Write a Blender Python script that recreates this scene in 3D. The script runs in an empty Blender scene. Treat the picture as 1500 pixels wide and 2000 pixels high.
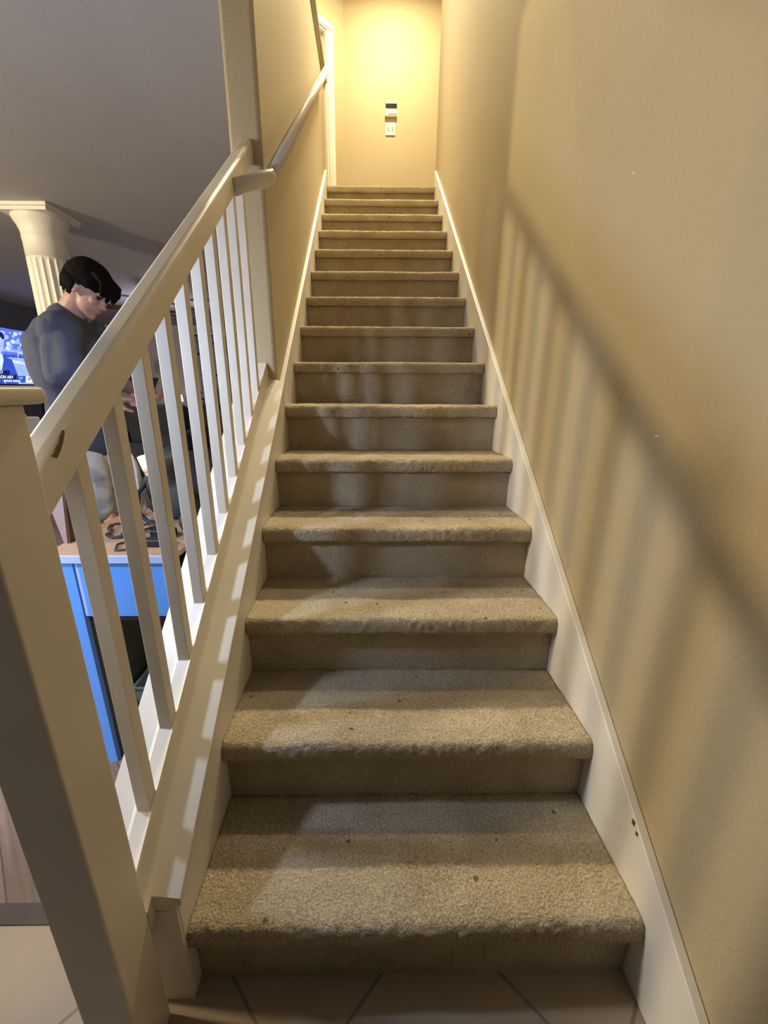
import bpy, bmesh, math, random
from mathutils import Vector, Matrix, noise
random.seed(7)
PI = math.pi
scene = bpy.context.scene
C = scene.collection

# ------------------------------------------------------------------ camera
R, T, W = 0.19, 0.2527, 0.9097          # riser, tread, stair width
HW = W / 2
cam_d = bpy.data.cameras.new('camera'); cam = bpy.data.objects.new('camera', cam_d); C.objects.link(cam)
FPX = 788.15
cam_d.sensor_fit = 'VERTICAL'; cam_d.sensor_height = 36.0; cam_d.lens = FPX / 2000 * 36.0
cam_d.shift_x = 17.95 / 2000
cam_d.clip_start = 0.02
def cam_axes(p, y, r):
    cp, sp, cy, sy = math.cos(p), math.sin(p), math.cos(y), math.sin(y)
    fwd = Vector((-sy * cp, cy * cp, -sp)); right = Vector((cy, sy, 0)); up = right.cross(fwd)
    cr, sr = math.cos(r), math.sin(r)
    return right * cr + up * sr, up * cr - right * sr, fwd
a_, b_, c_ = cam_axes(.2957, -.0132, .0036)
M = Matrix((a_, b_, -c_)).transposed().to_4x4()
M.translation = Vector((-.0941, -.5438, 1.2071))
cam.matrix_world = M
scene.camera = cam

# ------------------------------------------------------------------ view, world, lights
scene.view_settings.view_transform = 'Standard'
scene.view_settings.look = 'None'
scene.view_settings.gamma = 1.0
scene.view_settings.exposure = 0.12
scene.view_settings.use_curve_mapping = False
w = bpy.data.worlds.new('world'); scene.world = w; w.use_nodes = True
w.node_tree.nodes['Background'].inputs[0].default_value = (.30, .34, .5, 1)
w.node_tree.nodes['Background'].inputs[1].default_value = 0.01

def lamp(name, kind, loc, power, color, size=.1, rot=(0, 0, 0)):
    d = bpy.data.lights.new(name, kind); d.energy = power; d.color = color
    if kind == 'AREA':
        d.shape = 'DISK'; d.size = size
    else:
        d.shadow_soft_size = size
    o = bpy.data.objects.new(name, d); C.objects.link(o); o.location = loc; o.rotation_euler = rot
    return o
LAMP_HALL = lamp('hall_downlight_lamp', 'AREA', (.14, 4.30, 5.265), 68, (1, .83, .50), .12)
LAMP_STAIR = lamp('stair_beam_helper_lamp', 'SPOT', (-.02, 4.10, 5.25), 950, (1, .84, .54), .11)  # added spot: throws the hall lamp light down the stairs
LAMP_FILL = lamp('stair_fill_lamp', 'AREA', (.02, 2.30, 5.262), 75, (1, .85, .58), .22)  # fill light added to lift the shaded treads and risers
LAMP_STAIR.data.spot_size = math.radians(42); LAMP_STAIR.data.spot_blend = 1.0
LAMP_STAIR.rotation_euler = (Vector((0, 2.0, 1.6)) - Vector((-.02, 4.10, 5.25))).to_track_quat('-Z', 'Y').to_euler()
LAMP_PENDANT = lamp('kitchen_pendant_lamp', 'POINT', (-3.9, .35, 2.10), 330, (1, .83, .54), .14)
LAMP_COOL_FILL = lamp('kitchen_fill_lamp', 'AREA', (-2.3, -1.05, 1.775), 120, (.74, .84, 1), .14)  # unseen cool fill, added for ambient light on the ceiling
LAMP_LIVING = lamp('living_fill_lamp', 'POINT', (-3.18, 6.0, 2.10), 16, (.95, .88, 1), .07)  # fill light added to brighten the far living room wall
LAMP_DESK = lamp('led_pendant_lamp', 'POINT', (-1.00, .20, 1.31), 25, (.56, .70, 1), .035)

# ------------------------------------------------------------------ materials
def new_mat(name):
    m = bpy.data.materials.new(name); m.use_nodes = True
    nt = m.node_tree; return m, nt, nt.nodes, nt.links, nt.nodes['Principled BSDF']
def coords(ns, ls, scale=1.0, kind='Object'):
    tc = ns.new('ShaderNodeTexCoord'); mp = ns.new('ShaderNodeMapping')
    ls.new(tc.outputs[kind], mp.inputs[0])
    s = scale if isinstance(scale, tuple) else (scale,) * 3
    mp.inputs['Scale'].default_value = s
    return mp
def mat(name, col, rough=.5, metal=0, var=0.06, vscale=6, bump=0, bscale=60, emit=None, estr=0, coat=0):
    m, nt, ns, ls, b = new_mat(name)
    b.inputs['Roughness'].default_value = rough; b.inputs['Metallic'].default_value = metal
    if coat: b.inputs['Coat Weight'].default_value = coat
    mp = coords(ns, ls)
    nz = ns.new('ShaderNodeTexNoise'); nz.inputs['Scale'].default_value = vscale; nz.inputs['Detail'].default_value = 4
    ls.new(mp.outputs[0], nz.inputs[0])
    rp = ns.new('ShaderNodeValToRGB')
    rp.color_ramp.elements[0].position = .3; rp.color_ramp.elements[1].position = .7
    rp.color_ramp.elements[0].color = tuple(max(0, c * (1 - var)) for c in col[:3]) + (1,)
    rp.color_ramp.elements[1].color = tuple(min(1, c * (1 + var)) for c in col[:3]) + (1,)
    ls.new(nz.outputs[0], rp.inputs[0]); ls.new(rp.outputs[0], b.inputs['Base Color'])
    if bump:
        n2 = ns.new('ShaderNodeTexNoise'); n2.inputs['Scale'].default_value = bscale; n2.inputs['Detail'].default_value = 3
        ls.new(mp.outputs[0], n2.inputs[0])
        bp = ns.new('ShaderNodeBump'); bp.inputs['Strength'].default_value = bump; bp.inputs['Distance'].default_value = .004
        ls.new(n2.outputs[0], bp.inputs['Height']); ls.new(bp.outputs[0], b.inputs['Normal'])
    if emit:
        b.inputs['Emission Color'].default_value = emit + (1,); b.inputs['Emission Strength'].default_value = estr
    return m
WALL = (.46, .375, .225)
M_wall = mat('beige_wall_paint', WALL, .62, var=.03, vscale=3, bump=.2, bscale=95)
M_greywall = mat('grey_living_room_paint', (.50, .46, .50), .7, var=.03, bump=.2, bscale=70)
M_entry = mat('taupe_blocker_paint', (.20, .17, .13), .7, var=.03)
M_navy = mat('navy_wall_paint', (.07, .075, .10), .75, var=.05)
M_ceiling = mat('ceiling_paint', (.47, .48, .52), .8, var=.03, vscale=3, bump=.15, bscale=60)
M_white = mat('white_semi_gloss_trim', (.78, .74, .66), .38, var=.03, vscale=5, bump=.06, bscale=30)
M_rail = mat('cream_gloss_paint', (.70, .64, .53), .33, var=.04, vscale=9, bump=.08, bscale=25)
M_cap = mat('grey_cap_paint', (.42, .38, .30), .4, var=.05)
M_dark = mat('black_plastic', (.012, .012, .014), .45, var=.2)
M_bronze = mat('dark_bronze', (.06, .03, .015), .4, .6)
M_chip = mat('bare_wood_chip', (.13, .075, .022), .7, var=.35, vscale=80)
M_plate = mat('ivory_plastic', (.86, .82, .66), .35, var=.01)
M_plateshade = mat('slot_brown', (.25, .17, .07), .5)
M_lcd = mat('dark_thermostat_glass', (.02, .016, .012), .15)
M_column = mat('white_column_paint', (.78, .75, .68), .5, var=.03, bump=.05)
M_blue = mat('sky_blue_desk_paint', (.12, .34, .90), .4, var=.02)
M_paleblue = mat('pale_blue_edge_paint', (.42, .52, .82), .4, var=.03)
M_deskdark = mat('dark_maroon_laminate', (.045, .02, .02), .5)
M_deskside = mat('dark_grey_green_board', (.075, .085, .08), .6)
M_tote = mat('pale_teal_plastic', (.32, .42, .42), .5)
M_bag = mat('black_nylon', (.010, .011, .014), .75, var=.5, vscale=18, bump=.5, bscale=30)
M_greybag = mat('dark_grey_green_nylon', (.018, .022, .020), .8, var=.2)
M_paper = mat('crumpled_white_paper', (.85, .80, .76), .7, var=.08, vscale=20, bump=.3)
M_tan = mat('tan_cardboard', (.62, .38, .22), .8, var=.08)
M_pinkbox = mat('dusty_pink_card', (.27, .19, .175), .8, var=.05)
M_cable = mat('dark_rubber_cable', (.02, .013, .010), .5)
M_chrome = mat('brushed_steel', (.6, .58, .55), .25, .9)
M_skin = mat('skin', (.50, .30, .25), .5, var=.06, vscale=12)
M_skin_red = mat('lip_skin', (.28, .10, .09), .45, var=.06)
M_hair = mat('very_dark_brown_hair', (.004, .003, .003), .85, var=.4, vscale=60, bump=.8, bscale=120)
M_shirt = mat('charcoal_navy_cotton', (.070, .082, .135), .9, var=.12, vscale=5, bump=.25, bscale=40)
M_eye = mat('eye_dark', (.02, .015, .012), .2)
M_shoe = mat('dark_canvas_shoe', (.03, .03, .035), .8)
M_brown = mat('dark_brown_wood', (.07, .028, .014), .45, var=.3, vscale=8)
M_tvframe = mat('tv_bezel', (.01, .01, .012), .3)
M_stone = mat('mantel_grey', (.30, .29, .32), .5)
M_sofa = mat('navy_grey_upholstery', (.045, .05, .075), .9, var=.2)
M_cream = mat('cream_ceramic', (.85, .80, .68), .35)
M_red = mat('dark_red_leather', (.12, .022, .014), .4)
M_whitecan = mat('glossy_white_enamel', (.94, .94, .90), .3)
M_lid = mat('pale_green_lid', (.62, .68, .52), .35)
M_glow = mat('lamp_lens', (.9, .85, .7), .4, emit=(1, .9, .75), estr=3)
M_pic = mat('muted_print', (.30, .30, .29), .5, var=.4, vscale=14)
M_picframe = mat('pale_frame', (.45, .44, .42), .5)

def carpet_mat(name, col, stains=True):
    m, nt, ns, ls, b = new_mat(name)
    b.inputs['Roughness'].default_value = .95
    b.inputs['Specular IOR Level'].default_value = .1
    mp = coords(ns, ls)
    n1 = ns.new('ShaderNodeTexNoise'); n1.inputs['Scale'].default_value = 190; n1.inputs['Detail'].default_value = 3; n1.inputs['Roughness'].default_value = .7
    n2 = ns.new('ShaderNodeTexNoise'); n2.inputs['Scale'].default_value = 9; n2.inputs['Detail'].default_value = 5
    ls.new(mp.outputs[0], n1.inputs[0]); ls.new(mp.outputs[0], n2.inputs[0])
    r1 = ns.new('ShaderNodeValToRGB'); e = r1.color_ramp.elements
    e[0].position = .30; e[1].position = .72
    e[0].color = tuple(c * .55 for c in col) + (1,); e[1].color = tuple(min(1, c * 1.3) for c in col) + (1,)
    ls.new(n1.outputs[0], r1.inputs[0])
    r2 = ns.new('ShaderNodeValToRGB'); e = r2.color_ramp.elements
    e[0].position = .3; e[1].position = .65; e[0].color = (.80, .77, .74, 1); e[1].color = (1, 1, 1, 1)
    ls.new(n2.outputs[0], r2.inputs[0])
    mx = ns.new('ShaderNodeMix'); mx.data_type = 'RGBA'; mx.blend_type = 'MULTIPLY'; mx.inputs[0].default_value = 1
    ls.new(r1.outputs[0], mx.inputs[6]); ls.new(r2.outputs[0], mx.inputs[7])
    out = mx.outputs[2]
    if stains:
        v = ns.new('ShaderNodeTexVoronoi'); v.inputs['Scale'].default_value = 13
        n3 = ns.new('ShaderNodeTexNoise'); n3.inputs['Scale'].default_value = 50
        ls.new(mp.outputs[0], n3.inputs[0])
        ad = ns.new('ShaderNodeMix'); ad.data_type = 'RGBA'; ad.inputs[0].default_value = .012
        ls.new(mp.outputs[0], ad.inputs[6]); ls.new(n3.outputs[1], ad.inputs[7])
        ls.new(ad.outputs[2], v.inputs[0])
        r3 = ns.new('ShaderNodeValToRGB'); e = r3.color_ramp.elements
        e[0].position = .045; e[1].position = .085; e[0].color = (.35, .27, .2, 1); e[1].color = (1, 1, 1, 1)
        ls.new(v.outputs['Distance'], r3.inputs[0])
        mx2 = ns.new('ShaderNodeMix'); mx2.data_type = 'RGBA'; mx2.blend_type = 'MULTIPLY'; mx2.inputs[0].default_value = .95
        ls.new(out, mx2.inputs[6]); ls.new(r3.outputs[0], mx2.inputs[7]); out = mx2.outputs[2]
    ls.new(out, b.inputs['Base Color'])
    bp = ns.new('ShaderNodeBump'); bp.inputs['Strength'].default_value = 1.0; bp.inputs['Distance'].default_value = .009
    ls.new(n1.outputs[0], bp.inputs['Height']); ls.new(bp.outputs[0], b.inputs['Normal'])
    return m
CARP = (.60, .51, .36)
M_carpet = carpet_mat('beige_cut_pile_carpet', CARP)
M_carpet2 = carpet_mat('beige_riser_carpet', (.60, .51, .365), False)

def floor_mat(name, kind):
    m, nt, ns, ls, b = new_mat(name)
    tc = ns.new('ShaderNodeTexCoord'); mp = ns.new('ShaderNodeMapping'); ls.new(tc.outputs['Object'], mp.inputs[0])
    mp.inputs['Rotation'].default_value = (0, 0, PI / 4)
    br = ns.new('ShaderNodeTexBrick'); ls.new(mp.outputs[0], br.inputs[0])
    nz = ns.new('ShaderNodeTexNoise'); ls.new(mp.outputs[0], nz.inputs[0])
    if kind == 'tile':
        br.offset = 0; br.inputs['Scale'].default_value = 1
        br.inputs['Brick Width'].default_value = .406; br.inputs['Row Height'].default_value = .406
        br.inputs['Mortar Size'].default_value = .0035
        br.inputs['Color1'].default_value = (.40, .315, .215, 1); br.inputs['Color2'].default_value = (.37, .29, .20, 1)
        br.inputs['Mortar'].default_value = (.20, .17, .13, 1)
        mp.inputs['Location'].default_value = (.048, -.130, 0)
        nz.inputs['Scale'].default_value = 7; b.inputs['Roughness'].default_value = .5
    else:
        br.offset = .4; br.inputs['Scale'].default_value = 1
        br.inputs['Brick Width'].default_value = 1.1; br.inputs['Row Height'].default_value = .15
        br.inputs['Mortar Size'].default_value = .002
        br.inputs['Color1'].default_value = (.27, .185, .145, 1); br.inputs['Color2'].default_value = (.18, .125, .10, 1)
        br.inputs['Mortar'].default_value = (.07, .05, .05, 1)
        nz.inputs['Scale'].default_value = 9; b.inputs['Roughness'].default_value = .42
        sp = ns.new('ShaderNodeMapping'); sp.inputs['Scale'].default_value = (1, 9, 1)
        ls.new(mp.outputs[0], sp.inputs[0]); ls.new(sp.outputs[0], nz.inputs[0])
    nz.inputs['Detail'].default_value = 6
    r = ns.new('ShaderNodeValToRGB'); r.color_ramp.elements[0].position = .3; r.color_ramp.elements[1].position = .7
    lo = .86 if kind == 'tile' else .6
    r.color_ramp.elements[0].color = (lo, lo, lo, 1); r.color_ramp.elements[1].color = (1.0, 1.0, 1.0, 1)
    ls.new(nz.outputs[0], r.inputs[0])
    mx = ns.new('ShaderNodeMix'); mx.data_type = 'RGBA'; mx.blend_type = 'MULTIPLY'; mx.inputs[0].default_value = 1
    ls.new(br.outputs[0], mx.inputs[6]); ls.new(r.outputs[0], mx.inputs[7]); ls.new(mx.outputs[2], b.inputs['Base Color'])
    bp = ns.new('ShaderNodeBump'); bp.inputs['Strength'].default_value = .3; bp.inputs['Distance'].default_value = .003; bp.invert = True
    ls.new(br.outputs[1], bp.inputs['Height']); ls.new(bp.outputs[0], b.inputs['Normal'])
    return m
M_tile = floor_mat('beige_diagonal_tile', 'tile')
M_wood = floor_mat('grey_brown_plank', 'wood')
M_strip = mat('dark_threshold_wood', (.06, .045, .042), .4, var=.25, vscale=14)

def denim_mat():
    m, nt, ns, ls, b = new_mat('bleached_denim')
    b.inputs['Roughness'].default_value = .9
    mp = coords(ns, ls, (1, 1, 1.6))
    nz = ns.new('ShaderNodeTexNoise'); nz.inputs['Scale'].default_value = 8; nz.inputs['Detail'].default_value = 2; nz.inputs['Distortion'].default_value = .4
    ls.new(mp.outputs[0], nz.inputs[0])
    r = ns.new('ShaderNodeValToRGB'); e = r.color_ramp.elements
    e[0].position = .34; e[0].color = (.30, .35, .46, 1); e[1].position = .58; e[1].color = (.70, .70, .70, 1)
    ls.new(nz.outputs[0], r.inputs[0]); ls.new(r.outputs[0], b.inputs['Base Color'])
    bp = ns.new('ShaderNodeBump'); bp.inputs['Strength'].default_value = .6; bp.inputs['Distance'].default_value = .02
    ls.new(nz.outputs[0], bp.inputs['Height']); ls.new(bp.outputs[0], b.inputs['Normal'])
    return m
M_denim = denim_mat()
def leafy_mat():
    m, nt, ns, ls, b = new_mat('leaf_patterned_fabric')
    mp = coords(ns, ls)
    v = ns.new('ShaderNodeTexVoronoi'); v.inputs['Scale'].default_value = 9; v.inputs['Randomness'].default_value = 1
    ls.new(mp.outputs[0], v.inputs[0])
    r = ns.new('ShaderNodeValToRGB'); e = r.color_ramp.elements; r.color_ramp.interpolation = 'CONSTANT'
    e[0].position = 0; e[0].color = (.04, .04, .06, 1); e[1].position = .27; e[1].color = (.42, .41, .46, 1)
    ls.new(v.outputs['Distance'], r.inputs[0]); ls.new(r.outputs[0], b.inputs['Base Color'])
    b.inputs['Roughness'].default_value = .9
    return m
M_leafy = leafy_mat()

M_hair.node_tree.nodes['Principled BSDF'].inputs['Specular IOR Level'].default_value = .12
# ------------------------------------------------------------------ mesh helpers
def obj(name, bm, m, parent=None, smooth=False, bevel=0, loc=None):
    me = bpy.data.meshes.new(name)
    bmesh.ops.recalc_face_normals(bm, faces=bm.faces[:]); bm.to_mesh(me); bm.free()
    o = bpy.data.objects.new(name, me); C.objects.link(o)
    if m: me.materials.append(m)
    if smooth:
        for p in me.polygons: p.use_smooth = True
    if parent:
        o.parent = parent; o.matrix_parent_inverse = Matrix.Translation(-Vector(parent.location))
        if parent.rotation_euler[2]:
            o.matrix_parent_inverse = Matrix.Identity(4)
    if bevel:
        md = o.modifiers.new('bevel', 'BEVEL'); md.width = bevel; md.segments = 3; md.limit_method = 'ANGLE'; md.angle_limit = .6
        for p in me.polygons: p.use_smooth = True
        try:
            me.shade_smooth = True
        except Exception: pass
        wn = o.modifiers.new('wn', 'WEIGHTED_NORMAL'); wn.keep_sharp = False
    return o
def tag(o, label=None, cat=None, group=None, kind=None):
    if label: o['label'] = label
    if cat: o['category'] = cat
    if group: o['group'] = group
    if kind: o['kind'] = kind
    return o
def thing(name, label, cat, loc=(0, 0, 0), rz=0, group=None):
    o = bpy.data.objects.new(name, None); C.objects.link(o); o.location = loc; o.rotation_euler = (0, 0, rz)
    o.empty_display_size = .05
    return tag(o, label, cat, group)
def struct(name, bm, m, parent=None, label=None, **k):
    o = obj(name, bm, m, parent, **k)
    if not parent: o['kind'] = 'structure'
    if label: o['label'] = label
    return o
def NB(): return bmesh.new()
def box(bm, x0, x1, y0, y1, z0, z1):
    v = [bm.verts.new((x, y, z)) for x in (x0, x1) for y in (y0, y1) for z in (z0, z1)]
    for f in ((0, 1, 3, 2), (4, 6, 7, 5), (0, 4, 5, 1), (2, 3, 7, 6), (0, 2, 6, 4), (1, 5, 7, 3)):
        bm.faces.new([v[i] for i in f])
    return bm
def bx(*a): return box(NB(), *a)
def prism(bm, pts0, pts1):
    n = len(pts0)
    A = [bm.verts.new(p) for p in pts0]; B = [bm.verts.new(p) for p in pts1]
    for i in range(n): bm.faces.new((A[i], A[(i + 1) % n], B[(i + 1) % n], B[i]))
    bm.faces.new(A[::-1]); bm.faces.new(B)
    return bm
def zn(y): return R + (y + .025) * R / T         # nosing line height at y
def sprism(bm, sec, y0, y1):
    """prism running up the stair slope, section given as (x, height above nosing line)"""
    return prism(bm, [(x, y0, zn(y0) + d) for x, d in sec], [(x, y1, zn(y1) + d) for x, d in sec])
def tube(bm, pts, r, seg=12, cap=True):
    pts = [Vector(p) for p in pts]; n = len(pts)
    rr = r if isinstance(r, (list, tuple)) else [r] * n
    rings = []; prev = None
    for i, p in enumerate(pts):
        d = (pts[min(i + 1, n - 1)] - pts[max(i - 1, 0)]).normalized()
        if 0 < i < n - 1:
            d = ((pts[i + 1] - p).normalized() + (p - pts[i - 1]).normalized()).normalized()
        if prev is None:
            u = d.cross(Vector((0, 0, 1)))
            if u.length < .1: u = d.cross(Vector((1, 0, 0)))
            u.normalize()
        else:
            u = (prev - d * prev.dot(d)).normalized()
        v = d.cross(u); prev = u
        rings.append([bm.verts.new(p + (u * math.cos(2 * PI * k / seg) + v * math.sin(2 * PI * k / seg)) * rr[i]) for k in range(seg)])
    for i in range(n - 1):
        for k in range(seg):
            bm.faces.new((rings[i][k], rings[i][(k + 1) % seg], rings[i + 1][(k + 1) % seg], rings[i + 1][k]))
    if cap: bm.faces.new(rings[0][::-1]); bm.faces.new(rings[-1])
    return bm
def lathe(bm, prof, c=(0, 0, 0), seg=32, mod=None):
    rings = []
    for r, z in prof:
        rings.append([bm.verts.new((c[0] + (r * (mod(k, z) if mod else 1)) * math.cos(2 * PI * k / seg),
                                    c[1] + (r * (mod(k, z) if mod else 1)) * math.sin(2 * PI * k / seg), c[2] + z)) for k in range(seg)])
    for i in range(len(rings) - 1):
        for k in range(seg):
            bm.faces.new((rings[i][k], rings[i][(k + 1) % seg], rings[i + 1][(k + 1) % seg], rings[i + 1][k]))
    bm.faces.new(rings[0][::-1]); bm.faces.new(rings[-1])
    return bm
def sphere(bm, c, r, sc=(1, 1, 1), u=20, v=14):
    bmesh.ops.create_uvsphere(bm, u_segments=u, v_segments=v, radius=r,
                              matrix=Matrix.Translation(c) @ Matrix.Diagonal((sc[0], sc[1], sc[2], 1)))
    return bm

# ================================================================== STRUCTURE
CEIL = 2.44; UP = 15 * R; TOP = 5.29
ZL = 14 * T                                       # y of the top riser
LIV_X0, FAR_Y, ENTRY_Y = -5.5, 8.5, -3.0
HALLX = 2.4
# floors
struct('floor', bx(LIV_X0 - .1, 1.2, ENTRY_Y - .1, .089, -.05, 0), M_tile)
struct('floor_wood', bx(LIV_X0 - .1, 1.2, .131, FAR_Y + .1, -.05, 0), M_wood)
struct('trim_threshold', bx(LIV_X0, -.60, .089, .131, -.05, .004), M_strip)
struct('floor_under_stair', bx(-.60, 1.2, .089, .131, -.05, 0), M_tile)
# walls
struct('wall_right', bx(.475, .595, ENTRY_Y, 3.66, 0, TOP), M_wall, bevel=.015)
wr = bpy.data.objects['wall_right']
for (y, z, l) in ((.258, 1.120, .010), (.494, 1.655, .010)):
    struct('scuff', bx(.4742, .4752, y - l / 2, y + l / 2, z - .0012, z + .0012), M_plate, wr)
LWP = ((1.2, 0), (1.2, 2.44), (1.052, 2.44), (1.052, 3.645), (3.70, 3.645), (3.70, 0))
lw = NB(); prism(lw, [(-.475, y, z) for y, z in LWP], [(-.590, y, z) for y, z in LWP])
struct('wall_left', lw, M_wall, bevel=.016)
struct('wall_living_right', bx(-.590, -.475, 3.702, FAR_Y, 0, CEIL), M_greywall)
struct('wall_far', bx(LIV_X0, -.475, FAR_Y, FAR_Y + .1, 0, CEIL), M_greywall)
struct('wall_television', bx(LIV_X0 - .1, LIV_X0, ENTRY_Y, FAR_Y + .1, 0, CEIL), M_navy)
struct('wall_entry', bx(LIV_X0, .595, ENTRY_Y - .1, ENTRY_Y, 0, CEIL), M_brown)
wk = NB(); box(wk, -1.95, -.86, -.78, -.66, 0, CEIL); box(wk, -.98, -.86, ENTRY_Y, -.7805, 0, CEIL)
struct('wall_blocker', wk, M_entry)  # unseen dark partition added to block kitchen light from the entry
# lower ceiling / upper floor slabs
cl = NB(); box(cl, LIV_X0 - .1, -.592, ENTRY_Y - .1, FAR_Y + .1, CEIL, UP - .001)
box(cl, -.592, .473, ENTRY_Y - .1, 1.05, CEIL, UP - .001)
struct('ceiling', cl, M_ceiling)
# upper storey
struct('wall_hall_end', bx(-.374, HALLX, 5.10, 5.22, UP, TOP), M_wall)
struct('wall_hall_right', bx(HALLX, HALLX + .1, 3.66, 5.22, UP, TOP), M_wall)
struct('wall_hall_near', bx(.597, HALLX, 3.54, 3.66, UP - .3, TOP), M_wall)
struct('wall_stair_front', bx(-3.5, .473, .93, 1.048, UP, TOP), M_wall)
struct('wall_loft', bx(-3.6, -3.5, .83, 6.6, UP, TOP), M_wall)
struct('wall_loft_back', bx(-3.5, -1.88, 6.48, 6.6, UP, TOP), M_wall)
struct('ceiling_upper', bx(-3.6, HALLX + .1, .83, 6.6, TOP, TOP + .1), M_ceiling)
lf = NB(); box(lf, -.474, .474, ZL + .02, 5.1, UP - .28, UP)
box(lf, .474, HALLX, 3.662, 5.1, UP - .28, UP)
box(lf, -1.9, -.474, 3.702, 5.1, UP - .28, UP)
struct('floor_landing', lf, M_carpet)
# angled wall with the bedroom door (runs back-left at 45 degrees from the end wall)
def ang(s, n, z):                                   # s along the wall from the corner, n out of its face
    k = 1 / math.sqrt(2)
    return (-.374 - s * k + n * k, 5.10 - s * k - n * k, z)
def angbox(bm, s0, s1, n0, n1, z0, z1):
    prism(bm, [ang(s0, n0, z0), ang(s1, n0, z0), ang(s1, n1, z0), ang(s0, n1, z0)],
          [ang(s0, n0, z1), ang(s1, n0, z1), ang(s1, n1, z1), ang(s0, n1, z1)])
    return bm
DZ = UP + 1.925                                     # door head
aw = NB(); angbox(aw, -.004, .245, 0, -.12, UP, TOP); angbox(aw, .99, 2.2, 0, -.12, UP, TOP); angbox(aw, .245, .99, 0, -.12, DZ, TOP)
struct('wall_hall_angled', aw, M_wall)
dr = NB(); angbox(dr, .262, .973, -.055, -.09, UP + .01, DZ - .015)
d1 = struct('door_1', dr, M_white, bevel=.003)
pn = NB()
for s0, s1 in ((.36, .58), (.66, .88)):
    for z0, z1 in ((.22, .86), (.98, 1.72)):
        angbox(pn, s0, s1, -.047, -.056, UP + z0, UP + z1)
struct('door_panel', pn, M_white, d1, bevel=.004)
kn = NB(); sphere(kn, Vector(ang(.91, -.02, UP + .93)), .028, u=14, v=10); struct('door_knob', kn, M_bronze, d1, smooth=True)
cs = NB()
for s0, s1, z0, z1 in ((.157, .245, UP, DZ), (.99, 1.078, UP, DZ), (.157, 1.078, DZ, DZ + .07)):
    angbox(cs, s0, s1, 0, .014, z0, z1)
    if z0 == UP: angbox(cs, s0 + .012, s1 - .020, .014, .021, z0, z1)
    else: angbox(cs, s0 + .012, s1 - .012, .014, .021, z0 + .012, z1 - .012)
struct('trim_1', cs, M_white, bevel=.003)
jb = NB(); angbox(jb, .245, .262, 0, -.12, UP, DZ); angbox(jb, .973, .99, 0, -.12, UP, DZ); angbox(jb, .262, .973, 0, -.12, DZ - .015, DZ)
struct('trim_2', jb, M_white)
bb = NB(); box(bb, -.36, HALLX, 5.086, 5.10, UP, UP + .085); struct('baseboard_hall', bb, M_white)
# guard cap on top of the left stair wall
cp = NB(); box(cp, -.615, -.450, 1.055, 3.735, 3.646, 3.668); struct('trim_3', cp, M_cap, bevel=.007)
cm = NB()
for z0, z1, x in ((3.618, 3.645, -.462), (3.598, 3.618, -.468)): box(cm, x - .0, -.4745, 1.056, 3.716, z0, z1)
struct('trim_4', cm, M_cap, bevel=.004)
# skirt boards
def skirt(name, x0, x1, y0, y1, top=.093, yend=None):
    bm = NB()
    lo = -.34
    P = [(y0, max(0, zn(y0) + lo)), (y0, max(.10, zn(y0) + top))]
    P.append((y1, zn(y1) + top)); P.append((y1, zn(y1) + lo))
    yk = -.025 + (-.34 * -1 - R) * T / R            # where the lower edge leaves the floor
    if y0 < yk: P.append((yk, 0))
    prism(bm, [(x0, y, z) for y, z in P], [(x1, y, z) for y, z in P])
    return struct(name, bm, M_white, bevel=.003)
skirt('trim_5', HW, .4745, -.28, 3.555)
bb2 = NB(); box(bb2, .457, .4745, ENTRY_Y, -.281, 0, .092); struct('baseboard_right', bb2, M_white)
skirt('trim_6', -.4745, -HW, 1.21, 3.555)
mk = NB()
for (y, z, ly, lz) in ((.064, .347, .004, .012), (.050, .335, .003, .008)):
    box(mk, .4535, .4548, y - ly, y + ly, z - lz * .5, z + lz * .5)
struct('paint_chip', mk, M_chip, bpy.data.objects['trim_5'])
# knee wall below the balustrade with its sloped cap
kw = NB()
P = [(-.03, 0), (-.03, zn(-.03) + .085), (1.199, zn(1.199) + .085), (1.199, 0)]
prism(kw, [(-.470, y, z) for y, z in P], [(-.590, y, z) for y, z in P])
struct('wall_knee', kw, M_wall)
ks = NB()
P = [(-.028, 0), (-.028, zn(-.028) + .080), (1.225, zn(1.225) + .092), (1.225, zn(1.225) - .34), (.17, 0)]
prism(ks, [(-HW, y, z) for y, z in P], [(-.4695, y, z) for y, z in P])
struct('trim_7', ks, M_white, bevel=.003)
kf = NB(); box(kf, -.560, -.4552, -.0345, -.0302, 0, .268); struct('trim_8', kf, M_white)

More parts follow.
